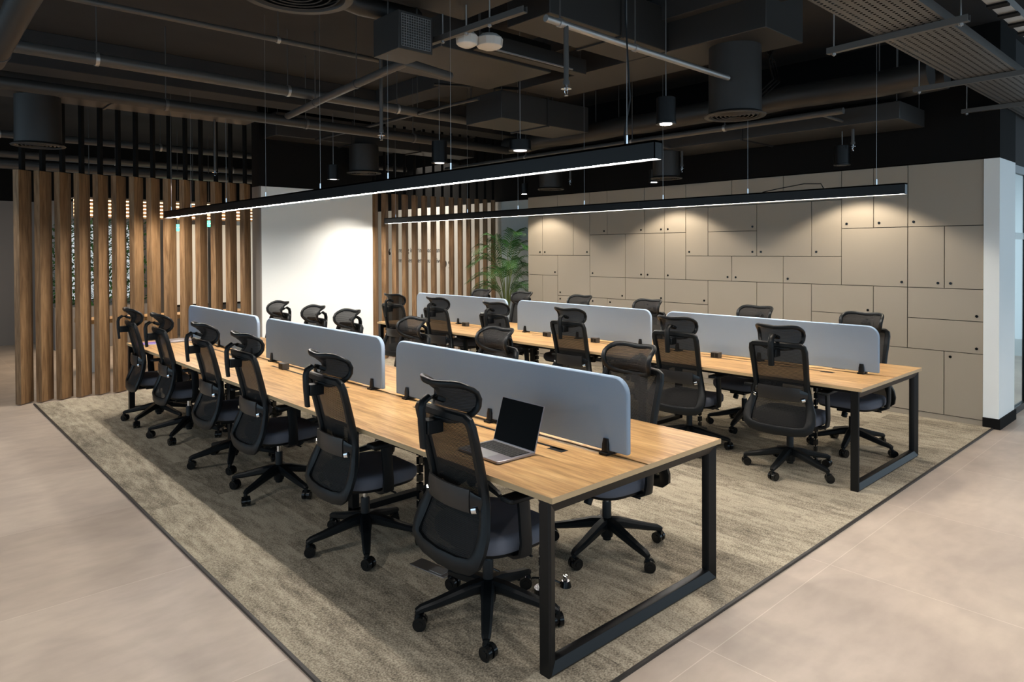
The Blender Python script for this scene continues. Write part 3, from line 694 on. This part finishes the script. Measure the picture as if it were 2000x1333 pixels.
def sprinkler(x, y, z, top, label, side=None):
    root = empty('fire_sprinkler', (x, y, z)); tag(root, label, 'sprinkler', 'ceiling fire sprinklers')
    MB().cyl((0, 0, .075), (0, 0, top-z), .016, 14).cyl((0, 0, .075), (0, 0, .10), .022, 14).build('drop_pipe', 'pipe', root, smooth=True)
    MB().cyl((0, 0, .050), (0, 0, .076), .012, 12).cyl((0, 0, .050), (0, 0, .054), .034, 20).tube([(-.011, 0, .05), (-.014, 0, .03), (-.004, 0, .012)], .003, 6, (0, 1, 0)).tube([(.011, 0, .05), (.014, 0, .03), (.004, 0, .012)], .003, 6, (0, 1, 0)).cyl((0, 0, .008), (0, 0, .014), .013, 12).build('head', 'chrome', root, smooth=True)
    if side: MB().cyl((0, 0, top-z), (side[0]-x, side[1]-y, top-z), .015, 12).build('arm_pipe', 'pipe', root, smooth=True)
sprinkler(3.16, 2.94, 2.69, 3.14, 'nearest sprinkler, hanging from the pipe above the bright linear light')
sprinkler(3.26, 5.247, 2.70, ZC, 'sprinkler hanging left of the bright light\'s middle, with a long drop pipe')
sprinkler(7.28, 2.82, 2.72, 3.0, 'sprinkler hanging above the lockers beside a black cylinder lamp', (6.53, 2.82))
sprinkler(7.28, 4.84, 2.68, 2.96, 'sprinkler hanging above the lockers right of the bright light\'s end', (6.53, 4.84))
sprinkler(3.251, 9.30, 2.72, 3.46, 'sprinkler hanging in front of the left slat screen')
sprinkler(7.30, 6.72, 2.66, 2.95, 'small far sprinkler above the left part of the lockers')

def pipe(name, pts, r, mat, label, cat, hangers=(), brackets=True):
    root = empty(name, pts[0]); tag(root, label, cat)
    o = Vector(pts[0]); P = [Vector(p)-o for p in pts]
    h = (0, 0, 1) if abs((P[-1]-P[0]).normalized().z) < .9 else (1, 0, 0)
    MB().tube(P, r, 16, h).build('pipe', mat, root, smooth=True)
    for t in hangers:
        p = P[0].lerp(P[-1], t)
        # find the point on the polyline by arc fraction
        L = [(P[i+1]-P[i]).length for i in range(len(P)-1)]; s = t*sum(L); i = 0
        while i < len(L)-1 and s > L[i]: s -= L[i]; i += 1
        p = P[i].lerp(P[i+1], s/L[i]); d = (P[i+1]-P[i]).normalized()
        MB().cyl(p+Vector((0, 0, r)), p+Vector((0, 0, ZC-o.z-p.z)), .005, 8).build('hanger_rod', 'pipe', root)
        MB().cyl(p-d*.014, p+d*.014, r+.006, 16).build('pipe_clamp', 'zinc' if brackets else 'pipe', root, smooth=True)
pipe('sprinkler_main', [(-2.5, 6.3, 3.30), (.73, 6.40, 3.30), (2.16, 6.42, 3.30), (6.58, 6.52, 3.30)], .050, 'pipe', 'thick grey sprinkler main crossing above the near desk', 'pipe', (.42, .60, .74, .9))
pipe('water_pipe', [(-2.5, 7.1, 3.15), (.75, 7.1, 3.15), (6.58, 7.27, 3.15)], .055, 'duct', 'dark pipe just behind the thick grey sprinkler main', 'pipe', (.5, .66, .82), False)
pipe('conduit', [(-2.5, 5.58, 3.5), (1.03, 5.60, 3.5), (4.4, 5.52, 3.5)], .022, 'pipe', 'thin grey conduit near the slab in front of the sprinkler main', 'pipe', (.42, .72, .95))
pipe('drain_pipe', [(.59, 3.0, 3.13), (.60, 4.8, 3.13), (.62, 6.25, 3.13)], .075, 'duct', 'broad dark pipe in the top left corner of the picture', 'pipe', (.3, .9), False)
pipe('branch_pipe', [(3.25, 7.11, 3.19), (3.15, 6.02, 3.20), (3.02, 4.50, 3.20), (3.54, 4.62, 3.20)], .035, 'pipe', 'slanting branch pipe rising across the middle of the ceiling', 'pipe', (.25, .55), False)
pipe('sprinkler_branch', [(2.98, 2.94, 3.14), (3.9, 2.96, 3.14), (5.13, 2.97, 3.14)], .022, 'zinc', 'galvanised sprinkler pipe left of the big round diffuser', 'pipe', (.06, .42))
pipe('distribution_pipe', [(6.5, 8.6, 3.0), (6.5, 4.9, 3.0), (6.5, 2.6, 3.0)], .030, 'pipe', 'grey pipe running lengthwise towards the lockers\' right end', 'pipe', (.3, .6, .8))
pipe('cable_conduit', [(4.48, 8.9, 3.28), (4.48, 5.8, 3.28), (4.5, 5.40, 3.28)], .018, 'duct', 'thin dark conduit between the two desk rows', 'pipe', (.3, .7), False)
pipe('refrigerant_line', [(5.75, 3.55, 3.60), (6.0, 3.9, 3.60), (5.8, 5.6, 3.60), (4.6, 6.3, 3.60)], .016, 'duct', 'pair of dark refrigerant lines bending behind the big diffuser', 'pipe', (.5,), False)

# rectangular ducts and fan coil units
def duct(name, x0, x1, y0, y1, z0, z1, label, cat='air duct', rods=True, mat='duct', flanges=()):
    root = empty(name, ((x0+x1)/2, (y0+y1)/2, z0)); tag(root, label, cat)
    cx, cy = (x0+x1)/2, (y0+y1)/2
    MB().box(x0-cx, x1-cx, y0-cy, y1-cy, 0, z1-z0).build('casing', mat, root, bevel=.006)
    for ax, p in flanges:
        if ax == 'x': MB().box(p-cx-.012, p-cx+.012, y0-cy-.015, y1-cy+.015, -.015, z1-z0+.015).build('flange', mat, root)
        else: MB().box(x0-cx-.015, x1-cx+.015, p-cy-.012, p-cy+.012, -.015, z1-z0+.015).build('flange', mat, root)
    if rods and z1 < ZC-.02:
        for sx in (x0-cx+.04, x1-cx-.04):
            for sy in (y0-cy+.04, y1-cy-.04): MB().cyl((sx, sy, z1-z0), (sx, sy, ZC-z0), .005, 6).build('hanger_rod', 'pipe', root)
    return root
duct('supply_duct', 3.58, 5.03, 3.49, 3.95, 3.45, 3.82, 'square black duct end at the top centre, above the nearest sprinkler', flanges=(('x', 4.4),))
duct('supply_duct', 5.05, 5.68, 2.60, 5.4, 3.45, 3.82, 'wide rectangular duct carrying the big round diffuser', flanges=(('y', 3.6),))
duct('fan_coil_unit', 2.05, 3.16, 3.30, 3.97, 3.42, 3.75, 'grey-bottomed fan coil unit at the top edge above the bright light', 'air conditioner')
duct('fan_coil_unit', 3.30, 4.55, 4.42, 5.3, 3.36, 3.62, 'fan coil unit beside the thin bright line in the middle of the ceiling', 'air conditioner')
duct('slim_duct', 3.60, 4.90, 4.30, 4.40, 3.38, 3.52, 'dark slim duct box beside the fan coil unit', 'air duct')
duct('return_duct', 4.9, 6.3, 5.5, 6.1, 3.15, 3.45, 'rectangular duct section behind the nearer light\'s middle', flanges=(('x', 5.6),))
duct('return_duct', 3.95, 7.4, 9.0, 9.40, 3.30, 3.62, 'long rectangular duct above the white wall and right slat screen', flanges=(('x', 5.1), ('x', 6.3)))
duct('return_duct', -1.5, 3.7, 9.02, 9.42, 3.46, 3.72, 'long rectangular duct above the left slat screen', flanges=(('x', .3), ('x', 2.0)))
duct('supply_duct', 7.02, 7.72, 2.30, 7.95, 2.95, 3.12, 'long dark flat duct running above the lockers', flanges=(('y', 3.9), ('y', 5.9)))
for x, z, rr, l in ((6.70, 3.24, .115, 'thick wrapped round duct above the flat duct, nearer the desks'), (7.16, 3.27, .095, 'thinner wrapped round duct above the flat duct, nearer the lockers')):
    pts = [(x+.012*math.sin(k*1.7), 1.95+k*.42, z+.012*math.cos(k*2.3)) for k in range(14)]
    t = empty('insulated_duct', pts[0]); tag(t, l, 'air duct')
    MB().tube([Vector(p)-Vector(pts[0]) for p in pts], rr, 18).build('duct', 'duct', t, smooth=True)
    for k in (1, 5, 9, 12):
        p = Vector(pts[k])-Vector(pts[0]); MB().cyl(p+Vector((0, 0, rr-.01)), p+Vector((0, 0, ZC-pts[0][2]-p.z)), .006, 8).build('hanger_rod', 'pipe', t)
for y, z, rr, l in ((11.2, 3.30, .05, 'dark pipe crossing behind the black poles of the left screen, nearest one'), (12.6, 3.05, .07, 'dark pipe behind the black poles of the left screen, middle one'), (13.9, 3.35, .06, 'dark pipe farthest behind the black poles of the left screen')):
    pipe('ceiling_pipe', [(-4, y, z), (1, y+.05, z), (7.5, y, z)], rr, 'pipe', l, 'pipe', (.45, .62, .8))
duct('concrete_beam', -6.5, 8.2, 8.1, 8.5, 3.55, ZC, 'dark painted beam crossing the ceiling above the desks\' far end', 'beam', False, 'ceil')
duct('concrete_beam', 4.95, 5.3, -2, 8.1, 3.70, ZC, 'dark painted beam running lengthwise between the desks', 'beam', False, 'ceil')
# intake box with grille
t = empty('intake_box', (2.72, 3.95, 3.10), R(0)); tag(t, 'small black intake box with square mesh grille', 'air vent')
MB().box(-.14, .14, -.02, .30, 0, .26).build('casing', 'duct', t, bevel=.004)
g = MB()
for i in range(13): g.box(-.12+i*.0196, -.117+i*.0196, -.026, -.020, .02, .24); g.box(-.12, .12, -.026, -.020, .02+i*.018, .0225+i*.018)
g.build('grille', 'zinc', t)
for sx in (-.12, .12): MB().cyl((sx, .14, .26), (sx, .14, ZC-3.10), .005, 6).build('hanger_rod', 'pipe', t)
# slotted channel bar with threaded rods
def channel(p0, p1, label, rods, top=None):
    root = empty('strut_channel', p0); tag(root, label, 'metal channel', 'slotted strut channels on the ceiling')
    d = Vector(p1)-Vector(p0)
    b = MB().sweep([(0, 0, 0), tuple(d)], [(-.02, -.02), (.02, -.02), (.02, .02), (.014, .02), (.014, -.014), (-.014, -.014), (-.014, .02), (-.02, .02)], (0, 0, 1))
    b.build('channel', 'tray', root)
    for t_ in rods:
        q = d*t_; MB().cyl(q-Vector((0, 0, .04)), q+Vector((0, 0, (top or ZC)-p0[2]-q.z)), .005, 8).cyl(q-Vector((0, 0, .034)), q-Vector((0, 0, .021)), .014, 8).build('threaded_rod', 'zinc', root)
channel((2.96, 4.16, 3.25), (3.0, 3.14, 3.25), 'slotted channel with bright nuts right of the ceiling intake grille', (.20, .45, .68), 3.42)
channel((4.74, 2.00, 3.072), (4.66, 1.16, 3.072), 'slotted channel crossing the perforated tray nearest the top edge', (.05, .95))
channel((6.43, 2.00, 3.072), (6.41, 1.16, 3.072), 'middle slotted channel under the perforated tray', (.05, .95))
channel((7.80, 2.00, 3.072), (7.80, 1.16, 3.072), 'slotted channel under the perforated tray above the white pillar', (.05, .95))
# perforated cable tray running along X
t = empty('cable_tray', (2.6, 1.485, 3.095)); tag(t, 'wide perforated cable tray crossing the top right corner', 'cable tray')
b = MB(); L = 10.4; nx = 260; ny = 9; px = L/nx; py = .40/ny; hx_, hy_ = px*.26, py*.17
for i in range(nx):
    for j in range(ny):
        x = i*px; y = -.20+j*py; off = px/2 if j % 2 else 0
        v = [(x, y), (x+px, y), (x+px, y+py), (x, y+py), (x+px/2-hx_, y+py/2-hy_), (x+px/2+hx_, y+py/2-hy_), (x+px/2+hx_, y+py/2+hy_), (x+px/2-hx_, y+py/2+hy_)]
        b.add([(p[0], p[1], 0) for p in v], [(0, 1, 5, 4), (1, 2, 6, 5), (2, 3, 7, 6), (3, 0, 4, 7)])
b.box(0, L, -.203, -.200, 0, .06).box(0, L, .200, .203, 0, .06)
b.build('tray', 'tray', t)
MB().box(0.1, L-.1, -.16, .16, .035, .060).build('cables', 'black', t)
# busbar channel with clips at the far right top
t = empty('busbar_trunking', (3.6, 1.04, 3.14)); tag(t, 'pale busbar trunking with dark clips in the top right corner', 'trunking')
MB().box(0, 9, -.045, .045, 0, .05).build('channel', 'zinc', t)
for i in range(30): MB().box(.12+i*.25, .19+i*.25, -.05, .05, -.012, .0).build('clip', 'black', t)
for x in (.5, 2.6, 4.7, 6.8): MB().cyl((x, 0, .05), (x, 0, ZC-3.14), .005, 8).build('hanger_rod', 'zinc', t)
# white junction devices and the thin conduit line by the fan coil
for x, y, z, sx, l in ((3.11, 3.86, 3.24, .10, 'white plastic junction box left of the pair beneath the slotted channel'), (3.40, 3.95, 3.30, .13, 'pale wrapped pipe joint right of the white junction box')):
    t = empty('junction_box', (x, y, z)); tag(t, l, 'junction box')
    MB().lathe([(sx*.35, -.05), (sx*.75, -.03), (sx*.8, .03), (sx*.5, .06)], n=10).build('body', M['pot'], t, bevel=.004)
    MB().cyl((0, 0, .06), (0, 0, (3.42 if x < 3.2 else ZC)-z), .005, 8).build('hanger_rod', 'pipe', t)
t = empty('metal_trim_rail', (3.50, 4.24, 3.37)); tag(t, 'thin bright metal rail line along the fan coil unit', 'rail')
MB().box(0, 1.15, 0, .012, 0, .012).build('rail', 'zinc', t)
for x in (.05, 1.1): MB().cyl((x, .006, .012), (x, .006, ZC-3.37), .003, 6).build('hanger_rod', 'pipe', t)
# flexible duct
tag(MB().tube([(1.9, 4.35, 3.55), (2.2, 4.30, 3.50), (2.5, 4.30, 3.46), (2.75, 4.24, 3.45), (3.0, 4.35, 3.50)], .07, 14).build('flexible_duct', 'duct', None, smooth=True), 'crumpled black flexible duct above the intake grille', 'air duct')
# loose black cables near the big diffuser
for k, l in enumerate(('drooping black cable right of the big diffuser duct, outer loop', 'drooping black cable right of the big diffuser duct, inner loop', 'straight black cable run behind the big diffuser duct')):
    a = .06*k
    tag(MB().tube([(5.75+a, 3.10-a, ZC), (5.80+a, 3.05-a, 3.6), (5.95-a, 2.98, 3.42), (6.0-a, 2.96, 3.25), (5.85-a, 3.05, 3.10), (5.80-a, 3.3, 3.04)], .009, 8).build('ceiling_cable', 'black', None, smooth=True), l, 'cable')

# ------------------------------------------------------------------ palm
def palm():
    random.seed(3)
    root = empty('potted_palm', (7.86, 8.72, .010)); tag(root, 'tall green areca palm in the corner between slats and lockers', 'plant')
    MB().lathe([(.13, 0), (.17, .02), (.20, .38), (.21, .40), (.185, .40), (.175, .36)], n=28).build('pot', 'pot', root, smooth=True)
    MB().lathe([(.172, .345), (.172, .362)], n=24).build('soil', 'soil', root)
    spec = [(-100, .45, 2.06, .10), (35, .55, 1.90, .16), (175, .62, 1.83, .20), (100, .35, 1.98, .12), (-35, .50, 1.78, .22), (150, .60, 1.62, .18), (-10, .62, 1.62, .25), (-60, .6, 1.5, .2), (200, .66, 1.45, .22),
            (130, .62, 1.35, .2), (-30, .62, 1.35, .2), (60, .5, 1.45, .15), (240, .55, 1.60, .2), (170, .60, 1.15, .15), (-20, .55, 1.12, .15), (285, .55, 1.2, .15), (110, .55, 1.2, .2), (20, .62, 1.5, .3), (165, .64, 1.7, .3), (-75, .4, 1.85, .1)]
    for az, reach, top, droop in spec:
        # the palm leans away from the lockers and the wall behind it
        a = R(az+random.uniform(-6, 6)); d = Vector((math.cos(a), math.sin(a), 0))
        mx = .40
        if d.x > .3: reach = min(reach, mx/d.x)
        if d.y > .3: reach = min(reach, .60/d.y)
        if d.y < -.3: reach = min(reach, .48/abs(d.y))
        h0 = .36; apex = top
        pts = []
        n = 40
        for i in range(n+1):
            t = i/n
            z = h0+(apex-h0)*math.sin(min(1, t*1.15)*math.pi/2)**.85-droop*max(0, t-.60)**2*5
            pts.append(d*(.03+reach*(t**2.2))+Vector((0, 0, z)))
        MB().sweep(pts, [(math.cos(q*2.094), math.sin(q*2.094)) for q in range(3)], (-d.y, d.x, 0), scales=[(.009*(1-.85*i/n),)*2 for i in range(n+1)]).build('stem', 'stem', root, smooth=True)
        lf = MB(); side = Vector((-d.y, d.x, 0))
        i0 = int(n*.50)
        for i in range(i0, n+1):
            p = pts[i]; tn = (pts[min(n, i+1)]-pts[i-1]).normalized(); t = (i-i0)/(n-i0)
            ln = (.10+.20*math.sin(math.pi*min(1, t*.80+.18)))*random.uniform(.88, 1.1)
            for sg in (-1, 1):
                dr = (tn*(.45+.5*t)+side*sg*(.95-.25*t)+Vector((0, 0, .18))).normalized()
                wv = tn*.0095
                q1 = p+dr*ln*.35+Vector((0, 0, .006)); q2 = p+dr*ln*.72-Vector((0, 0, .02*ln/.3)); q3 = p+dr*ln-Vector((0, 0, .09*ln/.3))
                lf.add([p-wv*.5, p+wv*.5, q1+wv, q2+wv*.7, q3, q2-wv*.7, q1-wv], [(0, 1, 2, 6), (6, 2, 3, 5), (5, 3, 4)])
        # leaflets bend along the walls and lockers they touch
        lf.v = [(min(x, .57), max(-.505, min(y, .72)), z) for x, y, z in lf.v]
        lf.build('frond', 'leaf', root)
palm()

# ------------------------------------------------------------------ lettering on the wall behind the right screen
def text_mesh(body, size, name, parent, loc, stretch=1.0, ext=.002, width=None):
    cu = bpy.data.curves.new(name, 'FONT'); cu.body = body; cu.size = size; cu.extrude = ext
    o = bpy.data.objects.new(name+'_tmp', cu); COL.objects.link(o)
    dg = bpy.context.evaluated_depsgraph_get(); me = bpy.data.meshes.new_from_object(o.evaluated_get(dg))
    bpy.data.objects.remove(o)
    me.materials.clear(); me.materials.append(M['ink'])
    if width:
        xs = [v.co.x for v in me.vertices]; k = width/(max(xs)-min(xs)); x0 = min(xs)
        for v in me.vertices: v.co.x = (v.co.x-x0)*k
    r = bpy.data.objects.new(name, me); COL.objects.link(r); r.parent = parent
    r.rotation_euler = (R(90), 0, R(-90)); r.location = loc
    return r
q = empty('wall_lettering', (8.438, 13.0, 1.6)); tag(q, 'black quotation lettering on the cream wall behind the right slats', 'lettering')
text_mesh('creating inspiring spaces and', .145, 'text_line', q, (0, -.044, .100), width=1.64)
text_mesh('memories where you thrive', .145, 'text_line', q, (0, -.044, -.118), width=1.615)
text_mesh('\u201c', .62, 'quotation_mark', q, (0, .45, -.24), width=.22)
text_mesh('\u201d', .62, 'quotation_mark', q, (0, -1.76, -.50), width=.22)

# ------------------------------------------------------------------ lounge glimpsed through the left screen
t = empty('ribbed_ceiling_lamp', (2.15, 12.0, 2.26)); tag(t, 'warm lit band of wooden ribs glowing behind the left slats', 'lamp')
for i in range(5):
    MB().box(0, 3.3, 0, .10, i*.056, i*.056+.026).build('rib', 'slat', t)
    MB().box(0, 3.3, .02, .08, i*.056+.026, i*.056+.046).build('glow_strip', 'warmrib', t)
MB().box(-.02, 3.32, -.25, .35, .278, .30).build('top_light_shield', 'black', t)  # added board, blocks the strips' upward light from the ceiling
for x in (.2, 1.7, 3.1): MB().cyl((x, .05, .30), (x, .05, ZC-2.26), .006, 8).build('hanger_rod', 'pipe', t)
t = empty('window_planter', (3.0, 14.6, 0)); tag(t, 'leafy green planting against a bright window behind the left slats', 'plants')
MB().box(-.75, .75, -.25, .25, 0, .75).build('planter', 'greywall', t)
MB().box(-.60, .75, .35, .38, .85, 2.25).build('bright_pane', 'window', t)
lf = MB(); random.seed(5)
for i in range(3200):
    p = Vector((random.uniform(-.75, .75), random.uniform(-.25, .25), random.uniform(.72, 2.35)))
    a = Vector((random.uniform(-1, 1), random.uniform(-1, 1), random.uniform(-.6, .8))).normalized(); s_ = a.cross(Vector((.3, .2, 1))).normalized()*.022; l_ = random.uniform(.07, .14)
    lf.add([p, p+a*l_*.5+s_, p+a*l_, p+a*l_*.5-s_], [(0, 1, 2, 3)])
tag(lf.build('foliage', 'leaf', t), kind='stuff')
for k, (x, l) in enumerate(((4.50, 'tall white board seen through the left slats, left of the pair'), (5.36, 'tall white board seen through the left slats, next to the white wall'))):
    t = empty('white_board', (x-.12, 14.0, 0)); tag(t, l, 'board')
    MB().box(-.42, .36, 0, .04, .72, 2.26).build('panel', 'whiteglow', t); MB().box(-.42, .36, -.005, .045, .68, .72).box(-.40, -.36, 0, .04, 0, .68).box(.30, .34, 0, .04, 0, .68).build('frame', 'black', t)
def exit_sign(x, y, z, label, ry=0):
    t = empty('exit_sign', (x, y, z), ry); tag(t, label, 'exit sign', 'green exit signs')
    MB().box(-.11, .11, 0, .03, -.06, .06).build('panel', 'exitgreen', t)
    MB().cyl((-.055, -.003, .030), (-.055, .0, .030), .012, 12).sweep([(-.055, -.0015, .016), (-.045, -.0015, -.012), (-.065, -.0015, -.044)], [(-.006, -.0015), (.006, -.0015), (.006, .0015), (-.006, .0015)], (0, 1, 0)).box(-.085, -.030, -.003, 0, -.004, .006).box(.01, .06, -.003, 0, -.008, .008).add([(.06, -.003, .025), (.06, -.003, -.025), (.09, -.003, 0)], [(0, 1, 2)]).build('pictogram', 'exitwhite', t)
    MB().cyl((0, .015, .06), (0, .015, ZC-z), .006, 8).build('hanger_rod', 'pipe', t)
exit_sign(3.90, 13.0, 2.16, 'green exit sign glimpsed through the left slats, lower one')
exit_sign(4.43, 13.0, 2.245, 'green exit sign glimpsed through the left slats, higher one near the white boards')
# low lounge counter behind the slats
t = empty('lounge_counter', (3.0, 11.6, 0)); tag(t, 'pale wooden lounge counter glimpsed low between the left slats', 'counter')
MB().box(-.9, 1.5, -.25, .25, .70, .76).build('counter_top', 'desk', t, bevel=.004); MB().box(-.85, -.55, -.2, .2, 0, .70).box(1.15, 1.45, -.2, .2, 0, .70).build('support', 'white', t)

# ------------------------------------------------------------------ glass front right of the pillar
t = empty('glass_partition', (8.49, 1.76, 0)); tag(t, 'glass partition with thin black frame at the right edge beside the white pillar', 'glass wall')
MB().box(0, .72, -.006, .006, .07, 2.52).build('pane', 'glass', t)
MB().box(0, 4, -.025, .025, 0, .07).box(0, 4, -.025, .025, 2.52, 2.60).box(.70, .76, -.025, .025, .07, 2.52).build('frame', 'blackmetal', t)
MB().box(.0, .70, -.004, .004, 1.83, 1.90).build('handrail_stripe', 'whiteglow', t)
exit_sign(10.55, 2.75, 2.28, 'exit sign seen through the glass at the right edge', R(-60))
t = empty('lounge_chair', (10.45, 2.70, 0), R(30)); tag(t, 'dusty red armchair seen through the glass at the right edge', 'chair')
MB().box(-.30, .30, -.28, .30, .34, .46).build('seat', 'red', t, bevel=.03, seg=3); MB().box(-.30, .30, .24, .34, .40, 1.02).build('backrest', 'red', t, bevel=.04, seg=3)
for sx in (-.26, .26):
    for sy in (-.24, .26): MB().cyl((sx, sy, 0), (sx, sy, .36), .014, 10).build('leg', 'blackmetal', t)
